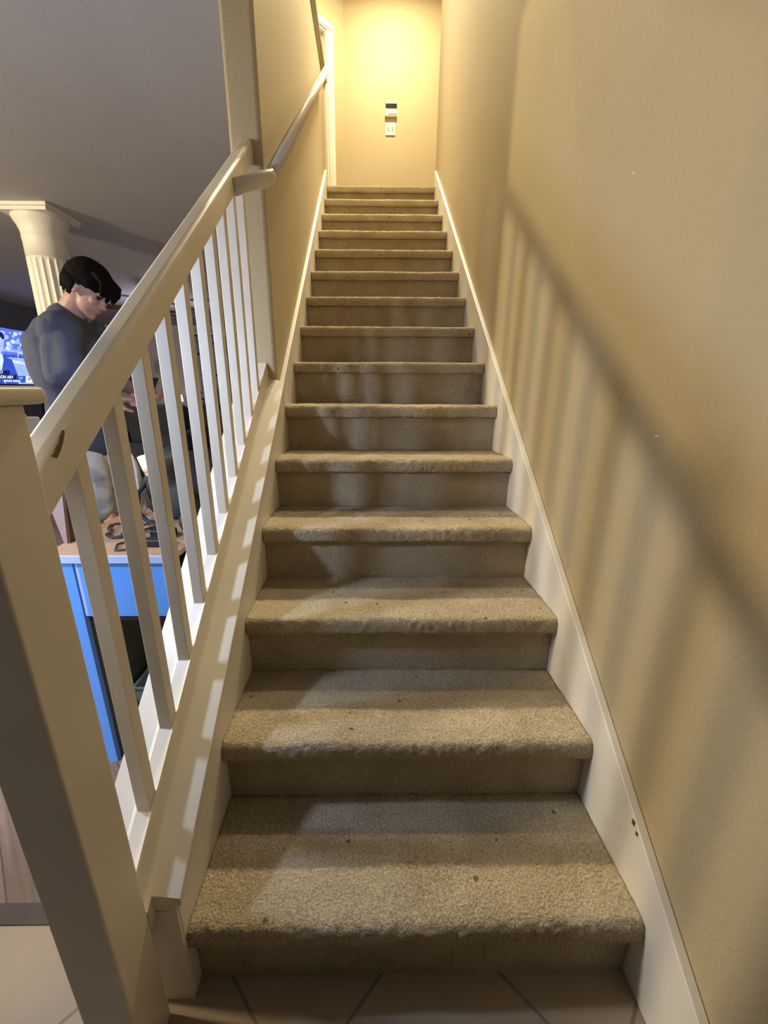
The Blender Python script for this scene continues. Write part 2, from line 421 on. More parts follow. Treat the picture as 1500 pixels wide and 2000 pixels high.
# carpeted stair: treads and risers
stair = thing('staircase', 'straight flight of fifteen steps covered in worn beige carpet', 'staircase', (0, 0, 0))
X0, X1 = -HW + .001, HW - .001
def fuzz(p, amp, s=70.0):
    return amp * noise.noise(Vector(p) * s) + amp * .6 * noise.noise(Vector(p) * s * 2.3)
def loft_x(prof, nx, amp, seed, dense):
    """prof: closed (y,z) loop; dense: how many of its points carry pile"""
    bm = NB(); rows = []
    n = len(prof)
    cy = sum(p[0] for p in prof) / n; cz = sum(p[1] for p in prof) / n
    for i in range(nx + 1):
        x = X0 + (X1 - X0) * i / nx
        # gentle sag and swell along the width
        row = []
        for k, (y, z) in enumerate(prof):
            if k < dense:
                a = prof[max(k - 1, 0)]; b = prof[min(k + 1, dense - 1)]
                ty, tz = b[0] - a[0], b[1] - a[1]; L = math.hypot(ty, tz) or 1
                ny, nz_ = -tz / L, ty / L
                f = fuzz((x + seed * 3.1, y, z), amp) + amp * 1.2 * noise.noise(Vector((x * 5 + seed, y * 9, z * 9)))
                fade = 1.0
                row.append(bm.verts.new((x, y + ny * f * fade, z + nz_ * f * fade)))
            else: row.append(bm.verts.new((x, y, z)))
        rows.append(row)
    for i in range(nx):
        for k in range(n):
            bm.faces.new((rows[i][k], rows[i][(k + 1) % n], rows[i + 1][(k + 1) % n], rows[i + 1][k]))
    bm.faces.new(rows[0][::-1]); bm.faces.new(rows[-1])
    return bm
for i in range(1, 16):
    y0, z1 = (i - 1) * T, i * R
    fine = i <= 6
    yb = y0 + T + (.002 if i < 15 else .018)
    prof = [(y0 + .006, z1 - .047), (y0 - .008, z1 - .049), (y0 - .018, z1 - .050), (y0 - .0245, z1 - .047), (y0 - .026, z1 - .040), (y0 - .026, z1 - .032)]
    for k in range(0, 8):
        a = PI - k / 7 * PI / 2
        prof.append((y0 - .004 + .022 * math.cos(a), z1 - .022 + .022 * math.sin(a)))
    ny = 26 if fine else 8
    for k in range(1, ny + 1):
        prof.append((y0 - .004 + (yb - y0 + .004) * k / ny, z1))
    dense = len(prof)
    prof += [(yb, z1 - .02), (y0 + .006, z1 - .02)]
    o = obj('tread', loft_x(prof, 150 if fine else 90, .0030 if fine else .0020, i, dense), M_carpet, stair, smooth=True)
    # riser
    pr = [(y0, (i - 1) * R - .001), (y0, (i - 1) * R + .05), (y0, z1 - .05), (y0 + .004, z1 - .046), (y0 + .02, z1 - .046), (y0 + .02, (i - 1) * R - .001)]
    obj('riser', loft_x(pr, 40, .0009, i + 20, 3), M_carpet2, stair, smooth=False)

# ================================================================== BALUSTRADE
bal = thing('balustrade', 'cream painted stair balustrade with square newel post and ten thin square balusters', 'railing', (-.53, 0, 0))
NX0, NX1, NY0, NY1 = -.580, -.495, -.138, -.054
obj('newel_post', bx(NX0, NX1, NY0, NY1, 0, 1.189), M_rail, bal, bevel=.004)
nc = NB(); box(nc, NX0 - .018, NX1 + .018, NY0 - .018, NY1 + .016, 1.189, 1.209)
obj('newel_cap', nc, M_rail, bal, bevel=.007)
# top rail: rounded shoulders
sec = [(-.508, .868), (-.508, .920), (-.511, .930), (-.518, .936), (-.543, .936), (-.550, .930), (-.553, .920), (-.553, .868)]
tr = NB(); sprism(tr, sec, -.0538, 1.2005)
rail = obj('top_rail', tr, M_rail, bal, bevel=.002)
ch = NB()
cpts = [(-.016, 1.127), (-.010, 1.128), (-.004, 1.136), (.003, 1.141), (.006, 1.149), (.013, 1.157), (.0165, 1.155), (.012, 1.146), (.006, 1.137), (.000, 1.129), (-.008, 1.122)]
cpts = [(y, z - .004) for y, z in cpts]
prism(ch, [(-.5085, y, z) for y, z in cpts], [(-.5072, y, z) for y, z in cpts])
c_o = obj('paint_chip', ch, M_chip, None); c_o.parent = rail; c_o.matrix_parent_inverse = rail.matrix_world.inverted() if False else Matrix.Identity(4)
c_o.matrix_parent_inverse = Matrix.Translation((0, 0, 0))
for k in range(10):
    y = .035 + .1127 * k
    b = NB()
    s0, s1 = y, y + .026
    pts = lambda x: [(x, s0, zn(s0) + .188), (x, s1, zn(s1) + .188), (x, s1, zn(s1) + .8685), (x, s0, zn(s0) + .8685)]
    prism(b, pts(-.515), pts(-.541))
    o = obj('baluster', b, M_rail, bal, bevel=.0015)
# sloped base: outer board, shoe between balusters, inner moulding
sb = NB(); sprism(sb, [(-.600, .085), (-.600, .176), (-.604, .184), (-.545, .184), (-.545, .085)], -.0535, 1.199)
obj('base_board', sb, M_white, bal)
qr = NB(); sprism(qr, [(-.552, .1842), (-.5415, .1842), (-.5415, .196), (-.546, .193)], -.0535, 1.199)
obj('quarter_round', qr, M_white, bal)
sh = NB(); sprism(sh, [(-.545, .10), (-.5412, .196), (-.5145, .196), (-.5145, .10)], -.0535, 1.199)
obj('shoe_rail', sh, M_white, bal)
im = NB(); sprism(im, [(-.5142, .09), (-.5142, .1980), (-.5118, .199), (-.5098, .188), (-.5088, .162), (-.5070, .143), (-.5040, .136), (-.4948, .1345), (-.4948, .09)], -.0535, 1.199)
sec_i = [(-.4947, .094), (-.4947, .1345), (-.4445, .1262), (-.4430, .124), (-.4430, .108), (-.4547, .107), (-.4547, .094)]
sprism(im, sec_i, -.036, 1.199)
obj('inner_moulding', im, M_rail, bal)

# round wall handrail with its return into the balustrade
hr = thing('handrail', 'round glossy cream handrail climbing the left stair wall', 'handrail', (-.42, 1.05, 0))
HX = -.42
def hz(y): return zn(y) + .875 - .038 * (y - 1.07)
rl = NB()
tube(rl, [(HX, 1.045, hz(1.045)), (HX, 3.36, hz(3.36)), (HX, 3.372, hz(3.372))], [.0225, .0225, .017], 20)
obj('rail', rl, M_rail, hr, smooth=True)
rt = NB()
tube(rt, [(-.5085, .930, 1.796), (HX - .006, 1.042, hz(1.045) - .004), (HX + .004, 1.054, hz(1.05) + .004)], [.0225, .0230, .0215], 20)
obj('return', rt, M_rail, hr, smooth=True)
for y in (1.50, 2.38, 2.93, 3.33):
    bk = NB(); z = hz(y)
    tube(bk, [(-.4745, y, z - .062), (-.440, y, z - .060), (-.424, y, z - .045), (-.420, y, z - .022)], .0045, 8)
    br = obj('bracket', bk, M_bronze, hr, smooth=True)
    ro = NB(); tube(ro, [(-.4748, y, z - .062), (-.470, y, z - .062)], .012, 12)
    r_o = obj('rosette', ro, M_bronze, None); r_o.parent = br

# ================================================================== HALL DETAILS
th = thing('thermostat', 'ivory wall thermostat with dark display high on the hall end wall', 'thermostat', (.145, 5.1, 4.12))
obj('body', bx(.079, .212, 5.066, 5.0995, 4.135, 4.252), M_plate, th, bevel=.004)
obj('display', bx(.083, .210, 5.0635, 5.0665, 4.200, 4.243), M_lcd, th)
fr = NB()
for a in ((.112, .206, 4.191, 4.194), (.112, .206, 4.147, 4.150), (.112, .115, 4.147, 4.194), (.203, .206, 4.147, 4.194)):
    box(fr, a[0], a[1], 5.0635, 5.0665, a[2], a[3])
obj('cover_outline', fr, M_plateshade, th)
obj('cover', bx(.1155, .2025, 5.062, 5.0665, 4.1505, 4.1905), M_paper, th)
obj('slot', bx(.094, .110, 5.0645, 5.0665, 4.1690, 4.1710), M_plateshade, th)
sw = thing('light_switch', 'ivory double toggle switch plate below the thermostat', 'light switch', (.141, 5.1, 3.97))
obj('plate', bx(.0865, .196, 5.090, 5.0995, 3.968, 4.086), M_plate, sw, bevel=.003)
for x in (.118, .164):
    obj('toggle', bx(x - .005, x + .005, 5.076, 5.0898, 4.016, 4.040), M_plateshade, sw, bevel=.001)

# ceiling fittings for the lamps
def downlight(name, loc, label):
    t = thing(name, label, 'ceiling light', loc)
    rim = NB(); lathe(rim, [(.090, -.004), (.092, .0), (.066, .0), (.064, .03), (.088, .03)], loc, 32)
    bmesh.ops.delete(rim, geom=[f for f in rim.faces if len(f.verts) > 4], context='FACES_ONLY')
    obj('rim', rim, M_white, t, smooth=True)
    return t
downlight('recessed_light', (.14, 4.30, TOP - .03), 'small round recessed downlight in the upstairs hall ceiling')
rh = thing('fill_hood', 'added housing for the unseen cool fill lamp over the stove', 'range hood', (-2.3, -1.05, 1.78))  # made-up housing around the kitchen fill light, out of view
hm = NB()
prism(hm, [(-2.65, -1.35, 1.80), (-1.97, -1.35, 1.80), (-1.97, -.80, 1.80), (-2.65, -.80, 1.80)], [(-2.45, -1.25, 2.02), (-2.15, -1.25, 2.02), (-2.15, -.95, 2.02), (-2.45, -.95, 2.02)])
box(hm, -2.42, -2.18, -1.22, -.98, 2.021, CEIL)
obj('hood', hm, M_chrome, rh)
ls_ = thing('pendant_light', 'slim cool LED pendant hanging beside the newel post over the desk', 'pendant lamp', (-1.0, .20, 1.36))
st = NB(); tube(st, [(-1.0, .20, 1.37), (-1.0, .20, 1.43)], [.035, .02], 20); obj('socket_cap', st, M_dark, ls_, smooth=True)
st = NB(); tube(st, [(-1.0, .20, 1.43), (-1.0, .20, 2.4395)], .004, 8); obj('cord', st, M_dark, ls_, smooth=True)
rf = thing('blocker', 'tall steel refrigerator added out of view to block pendant light', 'blocker', (-2.4, -.17, 0))  # unseen box placed to block pendant light on the lower right wall
obj('body', bx(-2.75, -2.05, -.62, .05, .02, 1.90), M_chrome, rf, bevel=.01)
obj('door', bx(-2.74, -2.06, .051, .085, .62, 1.88), M_chrome, rf, bevel=.006)
obj('blocker_drawer', bx(-2.74, -2.06, .051, .085, .05, .61), M_chrome, rf, bevel=.006)
sv = thing('absorber', 'black stove box added out of view below the hood lamp', 'absorber', (-2.3, -1.1, 0))  # unseen black box added to absorb light from the lamp above
obj('body', bx(-2.65, -1.98, -1.45, -.801, 0, .90), M_dark, sv, bevel=.006)
obj('absorber_front', bx(-2.62, -2.01, -.799, -.785, .2, .8), M_dark, sv)
pd = thing('pendant_light', 'small pendant lamp hanging from the kitchen ceiling', 'pendant lamp', (-3.9, .35, 2.1))
cd = NB(); tube(cd, [(-3.9, .35, 2.26), (-3.9, .35, 2.44)], .004, 8); obj('cord', cd, M_dark, pd)
shd = NB(); tube(shd, [(-3.9, .35, 2.20), (-3.9, .35, 2.235), (-3.9, .35, 2.265)], [.06, .05, .012], 24); obj('socket_cap', shd, M_bronze, pd, smooth=True)

# ================================================================== LIVING ROOM
downlight('recessed_light', (.02, 2.30, TOP - .03), 'added round fitting for the fill lamp in the ceiling above the middle of the stairs')  # made-up fitting that houses the stair fill light
eb = thing('added_stair_spot', 'added tilted fitting in the upstairs hall ceiling aimed down the stairs', 'ceiling light', (-.02, 4.10, 5.27))  # made-up rim where the added stair beam starts
ebm = NB(); lathe(ebm, [(.055, 5.268), (.06, 5.275), (.06, 5.2895), (.05, 5.2895)], (-.02, 4.10, 0), 28)
obj('rim', ebm, M_white, eb, smooth=True)
# fluted column with capital
col = thing('fluted_column', 'white fluted round column with a square capital touching the ceiling', 'column', (-2.515, 2.95, 0))
CX, CY = -2.515, 2.95
NF = 20
def flute(k, z): return 1 - .075 * (max(0, math.sin(PI * ((k % 8) / 8.0))) ** .7 if (k % 8) else 0)
shf = NB(); lathe(shf, [(.142, .18), (.142, .24), (.141, 1.0), (.137, 1.7), (.134, 2.10), (.134, 2.125)], (CX, CY, 0), NF * 8, lambda k, z: flute(k, z) if .2 < z < 2.12 else 1)
obj('shaft', shf, M_column, col, smooth=False)
cap = NB(); lathe(cap, [(.134, 2.125), (.134, 2.24), (.137, 2.25), (.137, 2.262), (.134, 2.272), (.138, 2.30), (.150, 2.335), (.165, 2.360), (.172, 2.380), (.172, 2.392)], (CX, CY, 0), 48)
obj('capital', cap, M_column, col, smooth=True)
ab = NB(); box(ab, CX - .175, CX + .175, CY - .175, CY + .175, 2.392, 2.416); box(ab, CX - .185, CX + .185, CY - .185, CY + .185, 2.416, CEIL - .0005)
obj('abacus', ab, M_column, col, bevel=.004)
bs = NB(); lathe(bs, [(.175, .06), (.18, .08), (.175, .12), (.155, .14), (.16, .16), (.142, .18)], (CX, CY, 0), 48); box(bs, CX - .19, CX + .19, CY - .19, CY + .19, 0, .06)
obj('base', bs, M_column, col)

# television on the left wall
tv = thing('television', 'flat television on the dark wall showing a news report in blue light', 'television', (-5.35, 5.64, 1.24))
TY0, TY1, TZ0, TZ1 = 4.93, 6.352, 1.262, 2.004
obj('housing', bx(-5.36, -5.312, TY0 - .012, TY1 + .012, TZ0 - .014, TZ1 + .012), M_tvframe, tv, bevel=.004)
def em(name, col, s=1.0):
    m, nt, ns, ls, b = new_mat(name)
    b.inputs['Base Color'].default_value = (.01, .01, .01, 1); b.inputs['Roughness'].default_value = .4
    mp = coords(ns, ls)
    nz = ns.new('ShaderNodeTexNoise'); nz.inputs['Scale'].default_value = 14; nz.inputs['Detail'].default_value = 3; ls.new(mp.outputs[0], nz.inputs[0])
    rp = ns.new('ShaderNodeValToRGB'); e = rp.color_ramp.elements; e[0].position = .35; e[1].position = .65
    e[0].color = tuple(c * .88 for c in col) + (1,); e[1].color = tuple(min(1, c * 1.1) for c in col) + (1,)
    ls.new(nz.outputs[0], rp.inputs[0]); ls.new(rp.outputs[0], b.inputs['Emission Color'])
    b.inputs['Emission Strength'].default_value = s
    return m
E_bg = em('screen_foliage', (.09, .16, .80), 1.15); E_sky = em('screen_light_blue', (.28, .42, 1.0), 1.2)
E_pale = em('screen_pale', (.55, .68, 1.0), 1.25); E_suit = em('screen_suit', (.035, .08, .55), 1.1)
E_face = em('screen_face', (.38, .46, .95), 1.2); E_band = em('screen_band', (.004, .010, .11), 1); E_white = em('screen_white', (.80, .86, 1), 1.3)
E_mid = em('screen_mid_blue', (.03, .09, .55), 1)
def scr(x, pts, m, parent=tv, name='screen'):
    bm = NB(); prism(bm, [(x, y, z) for y, z in pts], [(x - .0006, y, z) for y, z in pts]); return obj(name, bm, m, parent)
# screen picture is laid out in metres on the screen: y to the right, z up
screen = scr(-5.3110, [(TY0, TZ0), (TY1, TZ0), (TY1, TZ1), (TY0, TZ1)], E_bg)
def rect(y0, y1, z0, z1): return [(y0, z0), (y1, z0), (y1, z1), (y0, z1)]
sxm = [0]
def pic(pts, m, name='picture_area'):
    sxm[0] += 1
    bm = NB(); x = -5.3106 + sxm[0] * .00012
    bm.faces.new([bm.verts.new((x, y, z)) for y, z in pts])
    o = obj(name, bm, m, None); o.parent = screen; return o
import itertools
pic(rect(5.85, 6.352, 1.262, 1.63), E_sky)                                   # road and lawn
pic([(5.9, 1.56), (6.352, 1.52), (6.352, 1.55), (5.9, 1.60)], E_pale)
pic(rect(5.70, 6.352, 1.63, 1.66), E_mid)
pic(rect(5.72, 6.352, 1.70, 1.74), E_sky)
random.seed(3)
for _ in range(34):                                                          # light gaps in the trees
    y = random.uniform(5.62, 6.33); z = random.uniform(1.74, 1.99); r = random.uniform(.012, .036)
    pic([(y + r * (1 + .4 * random.random()) * math.cos(a * PI / 4), z + r * .9 * math.sin(a * PI / 4)) for a in range(8)], random.choice([E_sky, E_pale, E_sky, E_face]))
for a in ((6.00, 6.20, 1.690, 1.706), (6.00, 6.012, 1.615, 1.70), (6.19, 6.204, 1.600, 1.70)): pic(rect(*a), E_pale)   # bench
pic([(5.66, 1.76), (5.70, 1.64), (5.90, 1.60), (5.98, 1.44), (6.02, 1.36), (6.02, 1.262), (5.4, 1.262), (5.4, 1.76)], E_suit)
pic([(5.60, 1.70), (5.74, 1.66), (5.76, 1.58), (5.73, 1.44), (5.66, 1.42), (5.58, 1.5)], E_pale)                           # shirt
pic([(5.50, 1.66), (5.72, 1.66), (5.76, 1.76), (5.77, 1.88), (5.70, 1.93), (5.5, 1.95)], E_face)
pic([(5.45, 1.90), (5.66, 1.92), (5.745, 1.85), (5.775, 1.87), (5.75, 1.93), (5.66, 1.965), (5.45, 1.98)], E_band)       # hair
pic(rect(5.3, 5.865, 1.395, 1.445), E_band)
pic(rect(5.3, 5.985, 1.325, 1.392), E_band)
pic(rect(5.3, 6.15, 1.285, 1.323), E_mid)
pic(rect(5.985, 6.15, 1.323, 1.378), E_mid)
pic(rect(6.155, 6.285, 1.285, 1.372), E_white, 'logo_box')
lg = []
for r in (.022,): lg = [(6.22 + r * 1.15 * math.cos(a * PI / 8), 1.338 + r * math.sin(a * PI / 8)) for a in range(16)]
pic(lg, E_band, 'logo'); pic(rect(6.205, 6.235, 1.331, 1.343), E_white, 'logo')
def text(s, y, z, size, m, x=-5.3040):
    cu = bpy.data.curves.new('caption', 'FONT'); cu.body = s; cu.size = size; cu.extrude = .0002; cu.offset = .0012; cu.align_x = 'RIGHT'
    o = bpy.data.objects.new('caption', cu); C.objects.link(o)
    me = bpy.data.meshes.new_from_object(o); bpy.data.objects.remove(o)
    me.transform(Matrix(((0, 0, 1, x), (1, 0, 0, y), (0, 1, 0, z), (0, 0, 0, 1))))
    t = bpy.data.objects.new('caption', me); C.objects.link(t); me.materials.clear(); me.materials.append(m); t.parent = screen; t['label'] = 'white caption lettering'
text('LY', 5.75, 1.404, .05, E_white)
text('RON ABY', 5.925, 1.337, .058, E_white)
text('11:36', 6.10, 1.335, .036, E_pale)
text('SCHOOL OFFICER', 6.055, 1.291, .036, E_white)
text('4', 5.79, 1.268, .03, E_white)
# the set hangs tilted down towards the room
def tilt(o):
    for v in o.data.vertices:
        v.co.y -= .12; v.co.x += (v.co.z - 1.6) * .266 + .01
for o in list(tv.children): tilt(o)
for o in list(screen.children): tilt(o)
mnt = NB(); box(mnt, -5.4985, -5.36, 5.35, 5.75, 1.50, 1.72); obj('wall_mount', mnt, M_tvframe, tv)
# cabinet below the television
fp = thing('media_cabinet', 'black media cabinet under the television with a pale top edge', 'cabinet', (-5.2, 5.6, 0))
obj('top', bx(-5.398, -4.90, 4.6, 6.75, 1.215, 1.240), M_stone, fp, bevel=.004)
obj('body', bx(-5.395, -4.96, 4.65, 6.70, 0, 1.215), M_dark, fp)
obj('door', bx(-4.96, -4.945, 4.75, 5.68, .12, 1.12), M_sofa, fp)
obj('door', bx(-4.96, -4.945, 5.72, 6.62, .12, 1.12), M_dark, fp)
hn = NB(); tube(hn, [(-4.935, 5.76, .84), (-4.935, 5.76, 1.02)], .008, 8); obj('door_handle', hn, M_chrome, fp)

# armchair, far cabinet, patterned curtain, picture, fan
sf = thing('armchair', 'dark navy armchair beyond the desk in the living room', 'armchair', (-3.2, 5.2, 0))
obj('seat', bx(-3.62, -2.86, 4.85, 5.6, .12, .46), M_sofa, sf, bevel=.06)
obj('backrest', bx(-3.66, -2.82, 5.5, 5.8, .12, .98), M_sofa, sf, bevel=.08)
for x in (-3.82, -2.86): obj('armrest', bx(x, x + .2, 4.85, 5.7, .10, .62), M_sofa, sf, bevel=.06)
for x in (-3.70, -2.82):
    for y in (4.92, 5.62): obj('leg', bx(x, x + .05, y, y + .05, 0, .12), M_brown, sf)
cu = thing('curtain', 'pale curtain printed with dark leaves hanging on the far wall', 'curtain', (-3.35, 8.44, .3))
cb = NB(); n = 60; rows = []
for j in range(2):
    rows.append([cb.verts.new((-3.80 + .75 * i / n, 8.43 + .028 * math.sin(i * .95), .30 + j * 1.92)) for i in range(n + 1)])
for i in range(n): cb.faces.new((rows[0][i], rows[0][i + 1], rows[1][i + 1], rows[1][i]))
co = obj('fabric', cb, M_leafy, cu, smooth=True); so = co.modifiers.new('s', 'SOLIDIFY'); so.thickness = .004
rd = NB(); tube(rd, [(-4.0, 8.43, 2.24), (-2.7, 8.43, 2.24)], .014, 10); obj('curtain_rod', rd, M_dark, cu)
pf = thing('picture_frame', 'small pale framed picture on the grey far wall', 'picture', (-4.55, 8.49, 1.48))
obj('frame', bx(-4.66, -4.34, 8.475, 8.4995, 1.46, 1.82), M_picframe, pf, bevel=.004)
obj('print', bx(-4.60, -4.40, 8.472, 8.476, 1.52, 1.76), M_pic, pf)
kb = thing('console_cabinet', 'black console cabinet against the far wall beside the curtain', 'cabinet', (-3.0, 8.2, 0))
obj('body', bx(-4.15, -2.65, 8.0, 8.38, .08, .82), M_dark, kb, bevel=.006)
obj('door', bx(-4.10, -3.42, 7.985, 8.0, .14, .76), M_brown, kb); obj('door', bx(-3.38, -2.70, 7.985, 8.0, .14, .76), M_red, kb)
obj('leg', bx(-4.12, -4.06, 8.05, 8.11, 0, .08), M_dark, kb); obj('leg', bx(-2.74, -2.68, 8.05, 8.11, 0, .08), M_dark, kb)
obj('leg', bx(-4.12, -4.06, 8.28, 8.34, 0, .08), M_dark, kb); obj('leg', bx(-2.74, -2.68, 8.28, 8.34, 0, .08), M_dark, kb)
vs = NB(); lathe(vs, [(.035, .0), (.06, .03), (.066, .08), (.045, .13), (.024, .16), (.03, .18)], (-3.62, 8.15, .82), 24)
tag(obj('vase', vs, M_cream, None, smooth=True), 'small cream vase standing on the black console cabinet', 'vase')
lt = thing('lantern', 'tall black lantern with white bars standing on the console cabinet', 'lantern', (-3.2, 8.15, .82))
obj('body', bx(-3.30, -3.12, 8.10, 8.24, .82, 1.22), M_dark, lt, bevel=.02)
for k in range(3): obj('bar', bx(-3.275 + k * .05, -3.262 + k * .05, 8.094, 8.10, .90, 1.08), M_cream, lt)
lm = NB(); lathe(lm, [(.09, 0), (.092, .25), (.06, .26)], (-4.02, 8.16, .84), 24)
tl = thing('table_lamp', 'small lit table lamp on the left end of the console cabinet', 'lamp', (-4.02, 8.16, .82))
fb = thing('ceiling_fan', 'dark brown ceiling fan hanging in the living room', 'ceiling fan', (-3.18, 6.0, 2.25))
hb = NB(); lathe(hb, [(.02, 2.20), (.09, 2.215), (.11, 2.26), (.09, 2.32), (.02, 2.335)], (-3.18, 6.0, 0), 24); obj('motor_housing', hb, M_brown, fb, smooth=True)
dn_ = NB(); tube(dn_, [(-3.18, 6.0, 2.33), (-3.18, 6.0, 2.44)], .013, 10); obj('downrod', dn_, M_brown, fb)
for k in range(5):
    a = k * 2 * PI / 5 + .02
    bl = NB(); d = Vector((math.cos(a), math.sin(a), 0)); s = Vector((-d.y, d.x, 0)); c0 = Vector((-3.18, 6.0, 2.270))
    q = [c0 + d * .10 - s * .035, c0 + d * .62 - s * .065, c0 + d * .66 - s * .03, c0 + d * .66 + s * .03, c0 + d * .62 + s * .065, c0 + d * .10 + s * .035]
    up = [Vector((p.x, p.y, p.z + .012 + (.02 if (p - c0).dot(s) > 0 else -.02) * 1.0)) for p in q]; dnn = [Vector((p.x, p.y, p.z - .009)) for p in up]
    prism(bl, dnn, up); obj('blade', bl, M_brown, fb)
kt = NB(); lathe(kt, [(.03, 2.165), (.06, 2.175), (.06, 2.198), (.02, 2.199)], (-3.18, 6.0, 0), 24); obj('added_light_kit', kt, M_brown, fb, smooth=True)  # added so the living room fill light has a fitting
# lamp on cabinet
obj('base', (lambda b: lathe(b, [(.05, 0), (.05, .01), (.012, .02), (.012, .14)], (-4.02, 8.16, .82), 16))(NB()), M_bronze, tl, smooth=True)
obj('lamp_shade', (lambda b: lathe(b, [(.07, 0), (.05, .13)], (-4.02, 8.16, .95), 20))(NB()), M_glow, tl, smooth=True)

# white enamel canister on a side table, seen behind the newel
stb = thing('side_table', 'small dark side table holding a white canister', 'table', (-2.33, 2.1, 0))
obj('tabletop', bx(-2.56, -2.10, 1.86, 2.34, .86, .885), M_dark, stb, bevel=.004)
for x in (-2.54, -2.15):
    for y in (1.88, 2.29): obj('leg', bx(x, x + .03, y, y + .03, 0, .86), M_dark, stb)
cn = thing('canister', 'glossy white canister with a pale green lid standing on the side table', 'canister', (-2.33, 2.1, .885))
obj('body', bx(-2.42, -2.24, 2.02, 2.18, .885, 1.028), M_whitecan, cn, bevel=.012)
ld = NB(); sphere(ld, Vector((-2.29, 2.08, 1.034)), .035, (1, 1, .75)); obj('lid', ld, M_lid, cn, smooth=True)

# ================================================================== DESK
dk = thing('desk', 'sky blue fronted desk with brown top standing behind the balustrade', 'desk', (-1.1, .75, 0))
DX0, DX1, DY0, DY1 = -1.029, -.652, .526, 1.0
M_desktop = mat('brown_wood_laminate', (.36, .23, .15), .4, var=.12, vscale=10)
obj('desktop', bx(DX0 - .004, DX1, DY0, DY1, .735, .752), M_desktop, dk, bevel=.002)
obj('edge_band', bx(DX0 - .004, DX1 + .001, DY0 - .008, DY0 - .0004, .731, .752), M_paleblue, dk)
obj('apron', bx(-.930, DX1 - .006, DY0, DY0 + .018, .557, .7345), M_blue, dk)
obj('leg', bx(DX0 + .004, -.945, DY0, DY0 + .018, .0, .7345), M_blue, dk)
obj('leg', bx(-.940, -.9305, DY0 + .002, DY0 + .02, .557, .7345), M_paleblue, dk)
obj('leg', bx(-.684, -.662, DY0 + .001, DY0 + .05, 0, .556), M_paleblue, dk)
obj('leg', bx(-.684, -.662, DY1 - .06, DY1 - .01, 0, .7345), M_paleblue, dk)
obj('side_panel', bx(-.962, -.946, DY0 + .019, DY1 - .01, .0, .7345), M_deskside, dk)
obj('shelf_rail', bx(-.944, -.686, DY0 + .02, DY0 + .034, .530, .556), M_deskdark, dk)
obj('back_panel', bx(-.945, DX1 - .03, DY1 - .03, DY1 - .018, .30, .7345), M_deskdark, dk)
# pale bin under the desk
bn = thing('storage_bin', 'pale teal open plastic bin on the floor under the desk', 'storage bin', (-.80, .70, 0))
bn_m = NB()
A = [(-.926, .64, .20), (-.700, .64, .20), (-.700, .93, .20), (-.926, .93, .20)]
B = [(-.905, .66, .0), (-.72, .66, .0), (-.72, .91, .0), (-.905, .91, .0)]
va = [bn_m.verts.new(p) for p in A]; vb = [bn_m.verts.new(p) for p in B]
for i in range(4): bn_m.faces.new((va[i], va[(i + 1) % 4], vb[(i + 1) % 4], vb[i]))
bn_m.faces.new(vb)
bo = obj('body', bn_m, M_tote, bn); so = bo.modifiers.new('s', 'SOLIDIFY'); so.thickness = .004
rm = NB(); tube(rm, A + [A[0]], .005, 8); obj('rim', rm, M_tote, bn, smooth=True)

# things on the desk
pb = thing('upright_folder', 'dusty pink flat folder box standing on edge at the left of the desk', 'folder box', (-1.05, .64, .752))
fb_m = NB(); prism(fb_m, [(-1.028, .62, .7525), (-1.018, .62, .7525), (-.994, .62, .965), (-1.060, .62, .965)],
                   [(-1.028, .66, .7525), (-1.018, .66, .7525), (-.994, .66, .965), (-1.060, .66, .965)])
obj('cover', fb_m, M_pinkbox, pb)
sp_m = NB(); prism(sp_m, [(-1.0175, .621, .753), (-1.010, .621, .753), (-.986, .621, .963), (-.9935, .621, .963)],
                   [(-1.0175, .659, .753), (-1.010, .659, .753), (-.986, .659, .963), (-.9935, .659, .963)])
obj('dark_back', sp_m, M_brown, pb)
# black backpack
bp = thing('backpack', 'slumped black backpack at the back right of the desk', 'bag', (-.80, .88, .752))
def blob(c, rad, sc, seed, amp=.18, freq=5):
    bm = NB(); sphere(bm, Vector((0, 0, 0)), 1, u=36, v=26)
    for v in bm.verts:
        n_ = 1 + amp * noise.noise(v.co * 1.6 + Vector((seed, 0, 0))) + amp * .4 * noise.noise(v.co * freq + Vector((0, seed, 0)))
        p = Vector((v.co.x * sc[0], v.co.y * sc[1], v.co.z * sc[2])) * rad * n_
        p.z = max(p.z, -sc[2] * rad * .80)
        v.co = Vector(c) + p
    return bm
obj('body', blob((-.79, .895, .870), 1, (.118, .072, .145), 2), M_bag, bp, smooth=True)
obj('pocket', blob((-.765, .815, .825), 1, (.075, .030, .06), 5, .1), M_greybag, bp, smooth=True)
stp = NB(); tube(stp, [(-.87, .86, .90), (-.90, .83, .86), (-.895, .80, .80), (-.86, .79, .765), (-.80, .78, .762)], .008, 8); obj('strap', stp, M_bag, bp, smooth=True)
pp = thing('paper_bag', 'crumpled white printed paper bag leaning on the backpack', 'paper bag', (-.93, .90, .752))
obj('body', blob((-.952, .90, .866), 1, (.028, .032, .138), 9, .25), M_paper, pp, smooth=True)
for k in range(5): obj('print_stripe', bx(-.955 + k * .002, -.942, .862, .8635, .80 + k * .02, .805 + k * .02), M_dark, pp)
cu2 = thing('paper_cup', 'white and tan takeaway cup lying against the backpack', 'cup', (-.84, .86, .93))
cpb = NB(); tube(cpb, [(-.806, .775, .935), (-.813, .780, .965), (-.821, .787, .995)], [.024, .030, .034], 20); obj('cup', cpb, M_paper, cu2, smooth=True)
cps = NB(); tube(cps, [(-.808, .7765, .943), (-.8115, .779, .960)], [.0262, .0300], 20); obj('sleeve', cps, M_tan, cu2, smooth=True)
